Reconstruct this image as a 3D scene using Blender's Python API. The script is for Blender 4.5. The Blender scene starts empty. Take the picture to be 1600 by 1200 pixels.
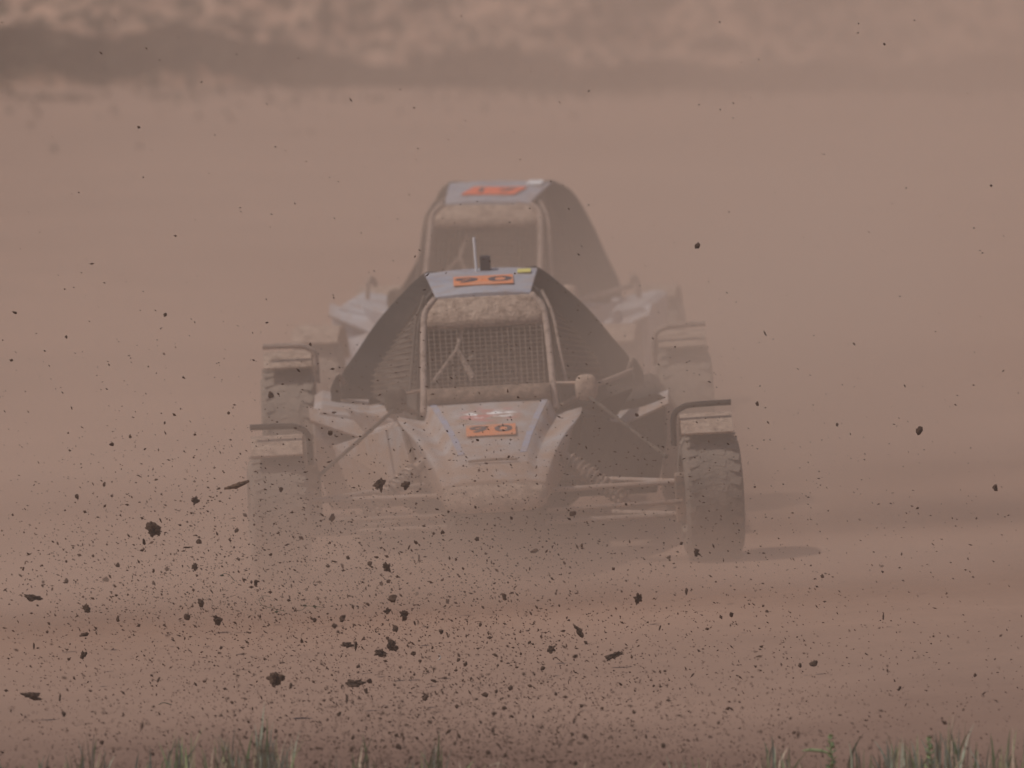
import bpy, bmesh, math, random
import numpy as np
from mathutils import Vector, Matrix, noise
R = math.radians
random.seed(7); np.random.seed(7)
sc = bpy.context.scene
COL = sc.collection

# ------------------------------------------------------------------ camera, sky, sun, exposure
H = 4.6; PITCH = R(4.77); F = 17700.0                 # eye height, tilt, focal length in photo pixels
cam_d = bpy.data.cameras.new('camera'); cam = bpy.data.objects.new('camera', cam_d); COL.objects.link(cam)
cam_d.sensor_width = 36; cam_d.lens = 36 * F / 1600
cam.location = (0, 0, H); cam.rotation_euler = (R(90) - PITCH, 0, 0)
cam_d.clip_start = 0.5; cam_d.clip_end = 3000
cam_d.dof.use_dof = True; cam_d.dof.focus_distance = 43.1; cam_d.dof.aperture_fstop = 4.0
sc.camera = cam
SUN_EL, SUN_AZ = 56, -108          # azimuth from +Y (away from the camera) towards +X: the sun stands left, a little behind the camera
w = bpy.data.worlds.new('World'); sc.world = w; w.use_nodes = True
nt = w.node_tree; nt.nodes.clear()
sky = nt.nodes.new('ShaderNodeTexSky'); sky.sky_type = 'NISHITA'; sky.sun_disc = False
sky.sun_elevation = R(SUN_EL); sky.sun_rotation = R(SUN_AZ); sky.dust_density = 2.0
bg = nt.nodes.new('ShaderNodeBackground'); bg.inputs[1].default_value = 0.09
wo = nt.nodes.new('ShaderNodeOutputWorld')
nt.links.new(sky.outputs[0], bg.inputs[0]); nt.links.new(bg.outputs[0], wo.inputs[0])
sl = bpy.data.lights.new('sun', 'SUN'); sl.energy = 3.6; sl.angle = R(0.6); sl.color = (1, 0.93, 0.85)
sun = bpy.data.objects.new('sun', sl); COL.objects.link(sun)
d = Vector((math.sin(R(SUN_AZ)) * math.cos(R(SUN_EL)), math.cos(R(SUN_AZ)) * math.cos(R(SUN_EL)), math.sin(R(SUN_EL))))
sun.rotation_euler = d.to_track_quat('Z', 'Y').to_euler()
sc.view_settings.view_transform = 'Standard'; sc.view_settings.look = 'None'
sc.view_settings.exposure = -0.72; sc.view_settings.gamma = 1.0; sc.view_settings.use_curve_mapping = False
sc.cycles.volume_bounces = 2
sc.cycles.volume_step_rate = 0.8
sc.cycles.volume_max_steps = 128
sc.cycles.max_bounces = 6

# ------------------------------------------------------------------ helpers
def tag(o, label=None, cat=None, group=None, kind=None):
    if label: o['label'] = label
    if cat: o['category'] = cat
    if group: o['group'] = group
    if kind: o['kind'] = kind
    return o

def empty(name, loc=(0, 0, 0), rot=(0, 0, 0), parent=None):
    o = bpy.data.objects.new(name, None); COL.objects.link(o)
    o.location = loc; o.rotation_euler = rot; o.empty_display_size = .2
    if parent: o.parent = parent
    return o

def P(px, py, Y):
    """the point at distance Y that is seen at photo pixel px, py (used to measure things off the photo)"""
    dep = Y * math.cos(PITCH)
    t = math.tan(PITCH + math.atan((py - 600) / F))
    z = H - Y * t
    dist = Y * math.cos(PITCH) + (H - z) * math.sin(PITCH)
    return Vector(((px - 800) / F * dist, Y, z))

def mat(name, base, mud=None, mud_at=0.5, soft=0.12, scale=8, rough=0.8, bump=0.0, bscale=60, spec=0.25, base2=None, metal=0.0, lowmud=None, stretch=(1, 1, 1)):
    m = bpy.data.materials.new(name); m.use_nodes = True; n = m.node_tree; b = n.nodes['Principled BSDF']
    b.inputs['Roughness'].default_value = rough; b.inputs['Specular IOR Level'].default_value = spec; b.inputs['Metallic'].default_value = metal
    tc = n.nodes.new('ShaderNodeTexCoord'); mp = n.nodes.new('ShaderNodeMapping'); mp.inputs['Scale'].default_value = stretch
    n.links.new(tc.outputs['Object'], mp.inputs[0])
    def nz(s, det=6, r=.6):
        x = n.nodes.new('ShaderNodeTexNoise'); x.inputs['Scale'].default_value = s; x.inputs['Detail'].default_value = det
        x.inputs['Roughness'].default_value = r; n.links.new(mp.outputs[0], x.inputs['Vector']); return x
    def mix(a, c, f):
        x = n.nodes.new('ShaderNodeMix'); x.data_type = 'RGBA'
        for s, v in ((x.inputs[6], a), (x.inputs[7], c)):
            if isinstance(v, tuple): s.default_value = (*v, 1)
            else: n.links.new(v, s)
        n.links.new(f, x.inputs[0]); return x.outputs[2]
    def ramp(src, lo, hi):
        x = n.nodes.new('ShaderNodeMapRange'); x.inputs[1].default_value = lo; x.inputs[2].default_value = hi
        n.links.new(src, x.inputs[0]); return x.outputs[0]
    col = base
    if base2: col = mix(base, base2, ramp(nz(scale * .6, 5).outputs[0], .38, .62))
    if mud:
        f = ramp(nz(scale, 8, .7).outputs[0], mud_at - soft, mud_at + soft)
        if lowmud:                                        # splashed up from the bottom: more mud low down on the body
            sep = n.nodes.new('ShaderNodeSeparateXYZ'); n.links.new(tc.outputs['Object'], sep.inputs[0])
            g = ramp(sep.outputs[2], lowmud[1], lowmud[0])
            a = n.nodes.new('ShaderNodeMath'); a.operation = 'ADD'; a.use_clamp = True
            n.links.new(f, a.inputs[0]); n.links.new(g, a.inputs[1]); f = a.outputs[0]
        col = mix(col, mud, f)
    if isinstance(col, tuple): b.inputs['Base Color'].default_value = (*col, 1)
    else: n.links.new(col, b.inputs['Base Color'])
    if bump:
        bp = n.nodes.new('ShaderNodeBump'); bp.inputs['Strength'].default_value = bump; bp.inputs['Distance'].default_value = .02
        n.links.new(nz(bscale, 6, .65).outputs[0], bp.inputs['Height']); n.links.new(bp.outputs[0], b.inputs['Normal'])
    return m

MUD = (.36, .245, .185); MUDD = (.17, .115, .085)
M = dict(
    body=mat('grey_bodywork', (.43, .405, .41), MUD, .50, .12, 9, .7, .25, 50, base2=(.36, .335, .335), lowmud=(.30, .50)),
    body_blue=mat('blue_grey_bodywork', (.30, .31, .37), MUD, .62, .12, 12, .5, .2, 50, base2=(.40, .39, .42)),
    stripe=mat('blue_stripe', (.33, .37, .50), (.38, .33, .32), .50, .1, 14, .5),
    redprint=mat('faded_red_print', (.42, .17, .16), MUD, .52, .12, 30, .5),
    whiteprint=mat('white_print', (.72, .70, .70), MUD, .62, .1, 40, .5),
    mud=mat('dried_mud', (.50, .36, .28), (.27, .185, .14), .54, .10, 26, .95, .8, 70, base2=(.56, .42, .33)),
    mud_dark=mat('wet_mud', MUDD, MUD, .55, .10, 30, .95, .8, 70),
    body_pale=mat('pale_blue_bodywork', (.56, .56, .60), MUD, .60, .12, 9, .6, .2, 50, base2=(.48, .47, .50)),
    frame=mat('muddy_frame_tube', (.40, .30, .25), MUDD, .58, .08, 30, .8, .5, 90),
    black=mat('dusty_black_and_shaded_panel', (.022, .019, .018), (.065, .048, .040), .56, .12, 14, .75, .2, 60),  # real black parts, and painted shade on the right-hand flank
    band=mat('black_hoop_panel', (.022, .02, .02), (.06, .045, .038), .6, .12, 10, .7, .1, 60),
    dusty=mat('lit_dusty_side_panel', (.085, .068, .058), (.15, .115, .095), .5, .15, 8, .85, .2, 60),  # lighter than the black panel: sunlight on the left flank painted in
    net=mat('dusty_net_cord', (.17, .13, .11), MUDD, .5, .1, 20, .9),
    screen=mat('screen_wire', (.30, .23, .19), MUDD, .5, .1, 60, .8),
    tyre=mat('dusty_tyre_rubber', (.12, .105, .092), (.30, .235, .195), .44, .22, 7, .95, .5, 60),
    rim=mat('muddy_rim', (.12, .10, .09), MUD, .48, .1, 14, .6),
    metal=mat('muddy_steel', (.16, .14, .13), MUD, .46, .1, 16, .5, metal=.3),
    pale_metal=mat('pale_dusty_steel', (.42, .34, .30), MUD, .5, .1, 20, .6),
    dark_mud=mat('dark_mirror', (.05, .04, .035), (.12, .09, .07), .5, .1, 20, .9),
    spring=mat('pale_coil', (.45, .36, .30), MUD, .5, .1, 30, .5),
    orange=mat('orange_plate', (.80, .24, .08), (.55, .30, .20), .54, .12, 14, .5),
    red=mat('red_orange_plate', (.90, .15, .05), (.6, .25, .17), .62, .12, 14, .5),
    digit=mat('dark_digit', (.05, .05, .07), MUD, .66, .1, 20, .6),
    yellow=mat('yellow_sticker', (.72, .62, .16), MUD, .66, .1, 20, .5),
    white=mat('white_paint', (.80, .79, .80), rough=.4),
    box=mat('navy_box', (.02, .022, .035), rough=.6),
    suit=mat('racing_suit', (.035, .032, .035), (.07, .06, .055), .55, .1, 10, .9),
    belt=mat('pale_belt', (.42, .38, .37), MUD, .55, .1, 20, .9),
    helmet=mat('helmet', (.07, .06, .06), MUD, .62, .1, 20, .4),
    visor=mat('helmet_visor', (.01, .01, .012), rough=.15),
    clod=mat('earth_clod', (.10, .056, .038), (.17, .10, .07), .56, .1, 60, .95, .6, 200),
    clod_brown=mat('brown_clod', (.15, .088, .062), (.07, .045, .034), .52, .1, 60, .95, .6, 200),
    bark=mat('split_bark', (.26, .155, .10), (.07, .045, .034), .50, .08, 60, .95, .6, 120, stretch=(1, 4, 4)),
    chip=mat('pale_chip', (.6, .52, .46), rough=.8),
    greenstem=mat('green_stem', (.06, .075, .045), rough=.8),
)

def print_mat(m):
    """a worn oval advert printed on the bonnet"""
    n = m.node_tree; b = n.nodes['Principled BSDF']; src = b.inputs['Base Color'].links[0].from_socket
    tc = n.nodes.new('ShaderNodeTexCoord')
    def nz(s, off):
        mp = n.nodes.new('ShaderNodeMapping'); mp.inputs['Location'].default_value = (off, off, 0); mp.inputs['Scale'].default_value = (.55, 1, 1); n.links.new(tc.outputs['Object'], mp.inputs[0])
        x = n.nodes.new('ShaderNodeTexNoise'); x.inputs['Scale'].default_value = s; x.inputs['Detail'].default_value = 4; n.links.new(mp.outputs[0], x.inputs['Vector']); return x.outputs[0]
    def rm(src, lo, hi):
        x = n.nodes.new('ShaderNodeMapRange'); x.inputs[1].default_value = lo; x.inputs[2].default_value = hi; n.links.new(src, x.inputs[0]); return x.outputs[0]
    def mul(a, b_):
        x = n.nodes.new('ShaderNodeMath'); x.operation = 'MULTIPLY'; n.links.new(a, x.inputs[0])
        if isinstance(b_, float): x.inputs[1].default_value = b_
        else: n.links.new(b_, x.inputs[1])
        return x.outputs[0]
    def mix(a, c, f):
        x = n.nodes.new('ShaderNodeMix'); x.data_type = 'RGBA'
        for s, v in ((x.inputs[6], a), (x.inputs[7], c)):
            if isinstance(v, tuple): s.default_value = (*v, 1)
            else: n.links.new(v, s)
        n.links.new(f, x.inputs[0]); return x.outputs[2]
    s = n.nodes.new('ShaderNodeVectorMath'); s.operation = 'SUBTRACT'; s.inputs[1].default_value = (0, .44, 0); n.links.new(tc.outputs['Object'], s.inputs[0])
    def oval(rx, ry, lo, hi):
        q = n.nodes.new('ShaderNodeVectorMath'); q.operation = 'DIVIDE'; q.inputs[1].default_value = (rx, ry, 1e6); n.links.new(s.outputs[0], q.inputs[0])
        L = n.nodes.new('ShaderNodeVectorMath'); L.operation = 'LENGTH'; n.links.new(q.outputs[0], L.inputs[0]); return rm(L.outputs['Value'], hi, lo)
    c = mix(src, (.58, .20, .19), mul(mul(oval(.125, .105, .85, 1.1), rm(nz(15, 5.0), .42, .55)), .75))
    c = mix(c, (.90, .88, .88), mul(oval(.105, .05, .8, 1.15), rm(nz(26, 3.0), .50, .55)))
    n.links.new(c, b.inputs['Base Color']); return m
PRINT = print_mat(mat('printed_grey_bodywork', (.43, .405, .41), MUD, .50, .12, 9, .7, .25, 50, base2=(.36, .335, .335), lowmud=(.30, .50)))

def finish(name, bm, m, parent=None, smooth=False, bevel=0, sub=0):
    bmesh.ops.recalc_face_normals(bm, faces=bm.faces)
    me = bpy.data.meshes.new(name); bm.to_mesh(me); bm.free()
    if smooth:
        for p in me.polygons: p.use_smooth = True
    o = bpy.data.objects.new(name, me); COL.objects.link(o)
    if m: me.materials.append(M[m] if isinstance(m, str) else m)
    if parent: o.parent = parent
    if bevel:
        b = o.modifiers.new('bevel', 'BEVEL'); b.width = bevel; b.segments = 2; b.limit_method = 'ANGLE'
    if sub:
        s = o.modifiers.new('sub', 'SUBSURF'); s.levels = sub; s.render_levels = sub
    return o

def box(bm, c, s, rot=None):
    g = bmesh.ops.create_cube(bm, size=1)['verts']
    mt = Matrix.Translation(c) @ (rot.to_4x4() if rot else Matrix()) @ Matrix.Diagonal((*s, 1))
    bmesh.ops.transform(bm, matrix=mt, verts=g)

def tube(bm, pts, r, seg=8, caps=True):
    pts = [Vector(p) for p in pts]; rs = r if isinstance(r, (list, tuple)) else [r] * len(pts)
    rings = []; up = None
    for i, p in enumerate(pts):
        t = ((pts[min(i + 1, len(pts) - 1)] - p).normalized() + (p - pts[max(i - 1, 0)]).normalized()).normalized()
        if up is None: up = Vector((0, 0, 1)) if abs(t.z) < .9 else Vector((0, 1, 0))
        a = t.cross(up).normalized(); b = a.cross(t).normalized(); up = b
        rings.append([bm.verts.new(p + (a * math.cos(2 * math.pi * k / seg) + b * math.sin(2 * math.pi * k / seg)) * rs[i]) for k in range(seg)])
    for A, B in zip(rings, rings[1:]):
        for k in range(seg): bm.faces.new((A[k], A[(k + 1) % seg], B[(k + 1) % seg], B[k]))
    if caps: bm.faces.new(rings[0][::-1]); bm.faces.new(rings[-1])

def slab(bm, quad, th):
    """a panel with thickness from a polygon"""
    v = [Vector(p) for p in quad]; n = (v[1] - v[0]).cross(v[-1] - v[0]).normalized() * th
    a = [bm.verts.new(p) for p in v]; b = [bm.verts.new(p - n) for p in v]; k = len(v)
    bm.faces.new(a); bm.faces.new(b[::-1])
    for i in range(k): bm.faces.new((a[i], b[i], b[(i + 1) % k], a[(i + 1) % k]))

def loft(bm, secs, closed=True, caps=True):
    rings = [[bm.verts.new(p) for p in s] for s in secs]; k = len(secs[0])
    for A, B in zip(rings, rings[1:]):
        for i in range(k if closed else k - 1): bm.faces.new((A[i], A[(i + 1) % k], B[(i + 1) % k], B[i]))
    if caps: bm.faces.new(rings[0][::-1]); bm.faces.new(rings[-1])
    return rings

def one(name, m, parent, fn, **k):
    bm = bmesh.new(); fn(bm); return finish(name, bm, m, parent, **k)

def catmull(pts, n):
    out = []; pts = [Vector(p) for p in pts]
    q = [pts[0] * 2 - pts[1]] + pts + [pts[-1] * 2 - pts[-2]]
    for i in range(1, len(q) - 2):
        for k in range(n):
            t = k / n; a, b, c, e = q[i - 1:i + 3]
            out.append(.5 * ((2 * b) + (c - a) * t + (2 * a - 5 * b + 4 * c - e) * t * t + (3 * b - a - 3 * c + e) * t ** 3))
    out.append(pts[-1]); return out

# ------------------------------------------------------------------ the ground
def sstep(a, b, v):
    t = max(0, min(1, (v - a) / (b - a))); return t * t * (3 - 2 * t)
def camber(x, y=46):
    return .30 * math.tanh(.05 * x / .30) * sstep(36, 44.8, y) * (1 - sstep(53, 60, y))
def track_z(x, y):
    v = Vector((x * .35, y * .8, 0))
    z = camber(x, y) + (.010 + .020 * sstep(46, 52, y)) * noise.noise(v) + (.005 + .007 * sstep(46, 52, y)) * noise.noise(v * 4.3)
    z += .010 * math.sin(y * 1.7 + 1.3 * noise.noise(Vector((x * .2, y * .2, 3)))) * sstep(46, 52, y)
    for yy, k, h, wd in ((51.4, .22, .05, .30), (54.5, .16, .04, .35), (61.5, -.22, .075, .45), (63.6, -.15, .05, .5)):   # low ridges thrown up beside the ruts
        d_ = (y - yy - k * x - .4 * noise.noise(Vector((x * .5, yy, 0)))) / wd
        z += h * math.exp(-d_ * d_) * (1 - sstep(-2.5, .5, x)) * (.6 + .8 * noise.noise(Vector((x * 1.4, yy, 4))))
    return z
def fbm_sheet(name, x0, x1, y0, y1, nx, ny, zf, m):
    xs = np.linspace(x0, x1, nx); ys = np.linspace(y0, y1, ny)
    v = [(x, y, zf(x, y)) for y in ys for x in xs]
    f = [(j * nx + i, j * nx + i + 1, (j + 1) * nx + i + 1, (j + 1) * nx + i) for j in range(ny - 1) for i in range(nx - 1)]
    me = bpy.data.meshes.new(name); me.from_pydata(v, [], f); me.materials.append(m)
    for p in me.polygons: p.use_smooth = True
    o = bpy.data.objects.new(name, me); COL.objects.link(o); o['kind'] = 'structure'; return o
soil = mat('dusty_red_soil', (.36, .230, .172), (.29, .187, .142), .50, .20, .55, .95, .35, 9, base2=(.40, .258, .194), stretch=(.5, .6, 1), spec=.1)
def dark_edge(m):
    """the soil is darker towards the grassy edge of the track"""
    n = m.node_tree; b = n.nodes['Principled BSDF']; src = b.inputs['Base Color'].links[0].from_socket
    tc = n.nodes.new('ShaderNodeTexCoord'); sp = n.nodes.new('ShaderNodeSeparateXYZ'); n.links.new(tc.outputs['Object'], sp.inputs[0])
    nz = n.nodes.new('ShaderNodeTexNoise'); nz.inputs['Scale'].default_value = .6; n.links.new(tc.outputs['Object'], nz.inputs['Vector'])
    ml = n.nodes.new('ShaderNodeMath'); ml.operation = 'MULTIPLY_ADD'; ml.inputs[1].default_value = 3.5; n.links.new(nz.outputs[0], ml.inputs[0]); n.links.new(sp.outputs[1], ml.inputs[2])
    mr = n.nodes.new('ShaderNodeMapRange'); mr.interpolation_type = 'SMOOTHSTEP'; mr.inputs[1].default_value = 43.6; mr.inputs[2].default_value = 40.4; n.links.new(ml.outputs[0], mr.inputs[0])
    x = n.nodes.new('ShaderNodeMix'); x.data_type = 'RGBA'; n.links.new(mr.outputs[0], x.inputs[0]); n.links.new(src, x.inputs[6]); x.inputs[7].default_value = (.215, .131, .098, 1)
    n.links.new(x.outputs[2], b.inputs['Base Color'])
dark_edge(soil)
soil_far = mat('plain_soil', (.27, .18, .14), (.2, .14, .10), .5, .2, .08, .95, spec=.1)
fbm_sheet('ground', -420, 420, -60, 700, 5, 5, lambda x, y: -.42, soil_far)
fbm_sheet('dirt_track', -26, 26, 34, 84, 260, 420, track_z, soil)

# earth bank behind the track
def bank_y0(x): return 80.6 - .012 * x + .35 * noise.noise(Vector((x * .3, 0, 7))) + .35 * noise.noise(Vector((x * 1.3, 0, 9)))
def bank_pt(x, s):
    """s metres up along the bank from its foot"""
    n1 = noise.fractal(Vector((x * .9, s * 1.3, 1)), 1.0, 2.1, 5); n2 = noise.noise(Vector((x * 3.1, s * 3.3, 5)))
    c = .16 * (1 - sstep(-2.6, -1.2, x))                        # rubble lies in front of the cut on the left
    if s < c: y, z = s * .9, s * .55
    elif s < c + .30: y, z = c * .9 + (s - c) * .25, c * .55 + (s - c) * .95   # the steep cut of dark earth
    else: y, z = c * .9 + .075 + (s - c - .3) * .86, c * .55 + .285 + (s - c - .3) * .51
    k = min(1, s * 4)
    return (x, bank_y0(x) + y - .16 * n1 * k, -.03 - .07 * sstep(-1, 3, x) + z + k * (.13 * n1 + .045 * n2))
bsoil = mat('clumpy_bank_earth', (.44, .27, .195), (.075, .055, .04), .50, .06, 8, .95, .8, 6, base2=(.48, .31, .23), stretch=(1, .6, 1), spec=.1)
def bank_sheet(name, m, s0, s1, n, off=0):
    xs = np.linspace(-24, 24, 700); ss = np.linspace(s0, s1, n); v = []
    for s in ss:
        for x in xs:
            p = bank_pt(x, s); v.append((p[0], p[1] - off, p[2]))
    nx = len(xs)
    f = [(j * nx + i, j * nx + i + 1, (j + 1) * nx + i + 1, (j + 1) * nx + i) for j in range(n - 1) for i in range(nx - 1)]
    me = bpy.data.meshes.new(name); me.from_pydata(v, [], f); me.materials.append(m)
    for p in me.polygons: p.use_smooth = True
    o = bpy.data.objects.new(name, me); COL.objects.link(o); return o
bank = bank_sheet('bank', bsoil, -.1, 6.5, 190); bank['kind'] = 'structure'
dark_soil = mat('dark_bank_earth', (.048, .032, .024), (.10, .067, .048), .58, .1, 2.5, .95, .8, 6, spec=.1); bank.data.materials.append(dark_soil)
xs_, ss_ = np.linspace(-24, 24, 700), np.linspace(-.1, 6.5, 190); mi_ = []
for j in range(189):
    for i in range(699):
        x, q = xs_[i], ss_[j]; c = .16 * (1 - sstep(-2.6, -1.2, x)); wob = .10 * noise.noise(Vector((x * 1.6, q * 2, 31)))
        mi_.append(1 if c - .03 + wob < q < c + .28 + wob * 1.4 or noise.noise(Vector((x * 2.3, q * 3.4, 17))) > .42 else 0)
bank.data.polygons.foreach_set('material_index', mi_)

# ------------------------------------------------------------------ blades, tufts
def blades(name, items, mats):
    """items: (base, length, width, lean dir, bend, material index)"""
    v, f, mi = [], [], []
    for b, L, wd, az, bend, k in items:
        b = Vector(b); ld = Vector((math.cos(az), math.sin(az), 0)); sd = Vector((-math.sin(az + random.uniform(-1, 1)), math.cos(az), 0)).normalized()
        if abs(sd.x) < .5: sd = Vector((1, .2, 0)).normalized()
        n0 = len(v); N = 4
        for i in range(N + 1):
            t = i / N; c = b + Vector((0, 0, 1)) * L * (t - .25 * bend * t * t) + ld * L * bend * t * t
            ww = wd * .5 * (1 - t ** 1.6) + .0003
            v += [tuple(c - sd * ww), tuple(c + sd * ww)]
        for i in range(N): f.append((n0 + 2 * i, n0 + 2 * i + 1, n0 + 2 * i + 3, n0 + 2 * i + 2)); mi.append(k)
    me = bpy.data.meshes.new(name); me.from_pydata(v, [], f)
    for m in mats: me.materials.append(m)
    me.polygons.foreach_set('material_index', mi)
    o = bpy.data.objects.new(name, me); COL.objects.link(o); return o
G = [mat('grass_green', (.22, .33, .13), (.34, .38, .20), .5, .2, 30, .7), mat('grass_olive', (.24, .24, .13), (.34, .27, .18), .5, .2, 30, .8),
     mat('grass_dry', (.58, .47, .36), (.42, .31, .22), .5, .2, 30, .85), mat('grass_pale', (.32, .38, .27), (.42, .42, .32), .5, .2, 30, .6)]
it = []
for _ in range(5500):                                   # scrub at the foot of the bank
    x = random.uniform(-16, 16); dn = .5 + .5 * noise.noise(Vector((x * .5, 2, 9)))
    if random.random() > dn + .35: continue
    s = abs(random.gauss(0, .10)) + (.14 if x < -1.8 else 0); p = bank_pt(x, s)
    it.append(((p[0], p[1] - .04 - random.random() * .12, p[2] - .03), random.uniform(.03, .11), random.uniform(.012, .04), random.uniform(0, 6.3), random.uniform(.1, .7), random.choice([0, 1, 1, 0])))
for _ in range(4200):                                   # thinning out on to the track
    x = random.uniform(-18, 18); p = bank_pt(x, 0); k = random.expovariate(.9)
    if noise.noise(Vector((x * .8, k * 1.5, 3))) < -.1: continue
    it.append(((p[0], p[1] - k, track_z(x, p[1] - k) - .005), random.uniform(.02, .07), random.uniform(.02, .06), random.uniform(0, 6.3), random.uniform(.1, .9), random.choice([0, 1, 1])))
S = [mat('scrub_brown', (.10, .075, .048), (.06, .05, .03), .5, .2, 3, .9), mat('scrub_olive', (.09, .078, .05), (.16, .11, .08), .5, .2, 3, .9)]
it = [q[:5] + (q[5] % 2,) for q in it]
o = blades('scrub', it, S); tag(o, 'dark scrubby grass growing along the foot of the earth bank', 'scrub', kind='stuff')
it = []
for _ in range(9000):                                   # dry tufts on the bank
    x = random.uniform(-18, 18); s = random.uniform(.35, 3.2)
    if noise.noise(Vector((x * 1.1, s * 1.6, 20))) < .05: continue
    p = bank_pt(x, s)
    it.append(((p[0], p[1], p[2] - .02), random.uniform(.05, .14), random.uniform(.01, .025), random.uniform(-1, 1), random.uniform(.3, 1.1), random.choice([2, 2, 1])))
o = blades('dry_grass', it, G); tag(o, 'dry pale grass tufts on the slope of the earth bank', 'dry grass', kind='stuff')

# ------------------------------------------------------------------ buggy
def digits(name, text, size, parent, loc, rot, stretch=(1, 1, 1), m='digit'):
    for k, ch in enumerate(text):                         # one object for each digit
        cu = bpy.data.curves.new(name, 'FONT'); cu.body = ch; cu.size = size; cu.align_x = 'CENTER'; cu.align_y = 'CENTER'
        cu.extrude = .0012; cu.offset = size * .012
        t = bpy.data.objects.new(name, cu); COL.objects.link(t)
        dg = bpy.context.evaluated_depsgraph_get(); me = bpy.data.meshes.new_from_object(t.evaluated_get(dg)); bpy.data.objects.remove(t)
        me.name = name; me.materials.clear(); me.materials.append(M[m])
        o = bpy.data.objects.new(name, me); COL.objects.link(o); o.parent = parent; o.rotation_euler = rot; o.scale = stretch
        o.location = (loc[0] + (k - (len(text) - 1) / 2) * size * .66 * stretch[0], loc[1], loc[2])

def wheel(parent, x, y, r, wd, steer, side):
    hub = one('wheel', 'metal', parent, lambda bm: tube(bm, [(-.06, 0, 0), (.06, 0, 0)], .06, 12))
    hub.location = (x, y, r); hub.rotation_euler = (0, 0, steer)
    prof = [(-.40, .56), (-.5, .66), (-.5, .84), (-.44, .93), (-.36, .965), (-.15, .985), (.15, .985), (.36, .965), (.44, .93), (.5, .84), (.5, .66), (.40, .56)]
    def ty(bm):
        secs = []
        for k in range(48):
            a = 2 * math.pi * k / 48
            secs.append([(p[0] * wd, math.cos(a) * r * p[1], math.sin(a) * r * p[1]) for p in prof])
        rings = [[bm.verts.new(p) for p in s] for s in secs]
        for k in range(48):
            A, B = rings[k], rings[(k + 1) % 48]
            for i in range(len(prof)): bm.faces.new((A[i], A[(i + 1) % len(prof)], B[(i + 1) % len(prof)], B[i]))
        for k in range(30):                              # worn tread blocks
            for j, ux in enumerate((-.36, -.12, .12, .36)):
                a = 2 * math.pi * (k + .5 * (j % 2)) / 30
                box(bm, (ux * wd, math.cos(a) * r * .985, math.sin(a) * r * .985), (wd * .185, r * .13, r * .005),
                    Matrix.Rotation(a - math.pi / 2, 3, 'X') @ Matrix.Rotation(.25 * (1 if j < 2 else -1), 3, 'Z'))
    t = one('tyre', 'tyre', hub, ty)
    def rm(bm):
        pr = [(-.42, .57), (-.42, .50), (-.15, .46), (.15, .46), (.42, .50), (.42, .57)]
        rings = [[bm.verts.new((p[0] * wd, math.cos(2 * math.pi * k / 32) * r * p[1], math.sin(2 * math.pi * k / 32) * r * p[1])) for p in pr] for k in range(32)]
        for k in range(32):
            A, B = rings[k], rings[(k + 1) % 32]
            for i in range(5): bm.faces.new((A[i], A[i + 1], B[i + 1], B[i]))
        tube(bm, [(side * wd * .1, 0, 0), (side * wd * .16, 0, 0)], r * .47, 32)
        for k in range(6):
            a = k * math.pi / 3; box(bm, (side * wd * .2, math.cos(a) * r * .25, math.sin(a) * r * .25), (.02, r * .42, .04), Matrix.Rotation(a, 3, 'X'))
    one('rim', 'rim', hub, rm)
    return hub

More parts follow.
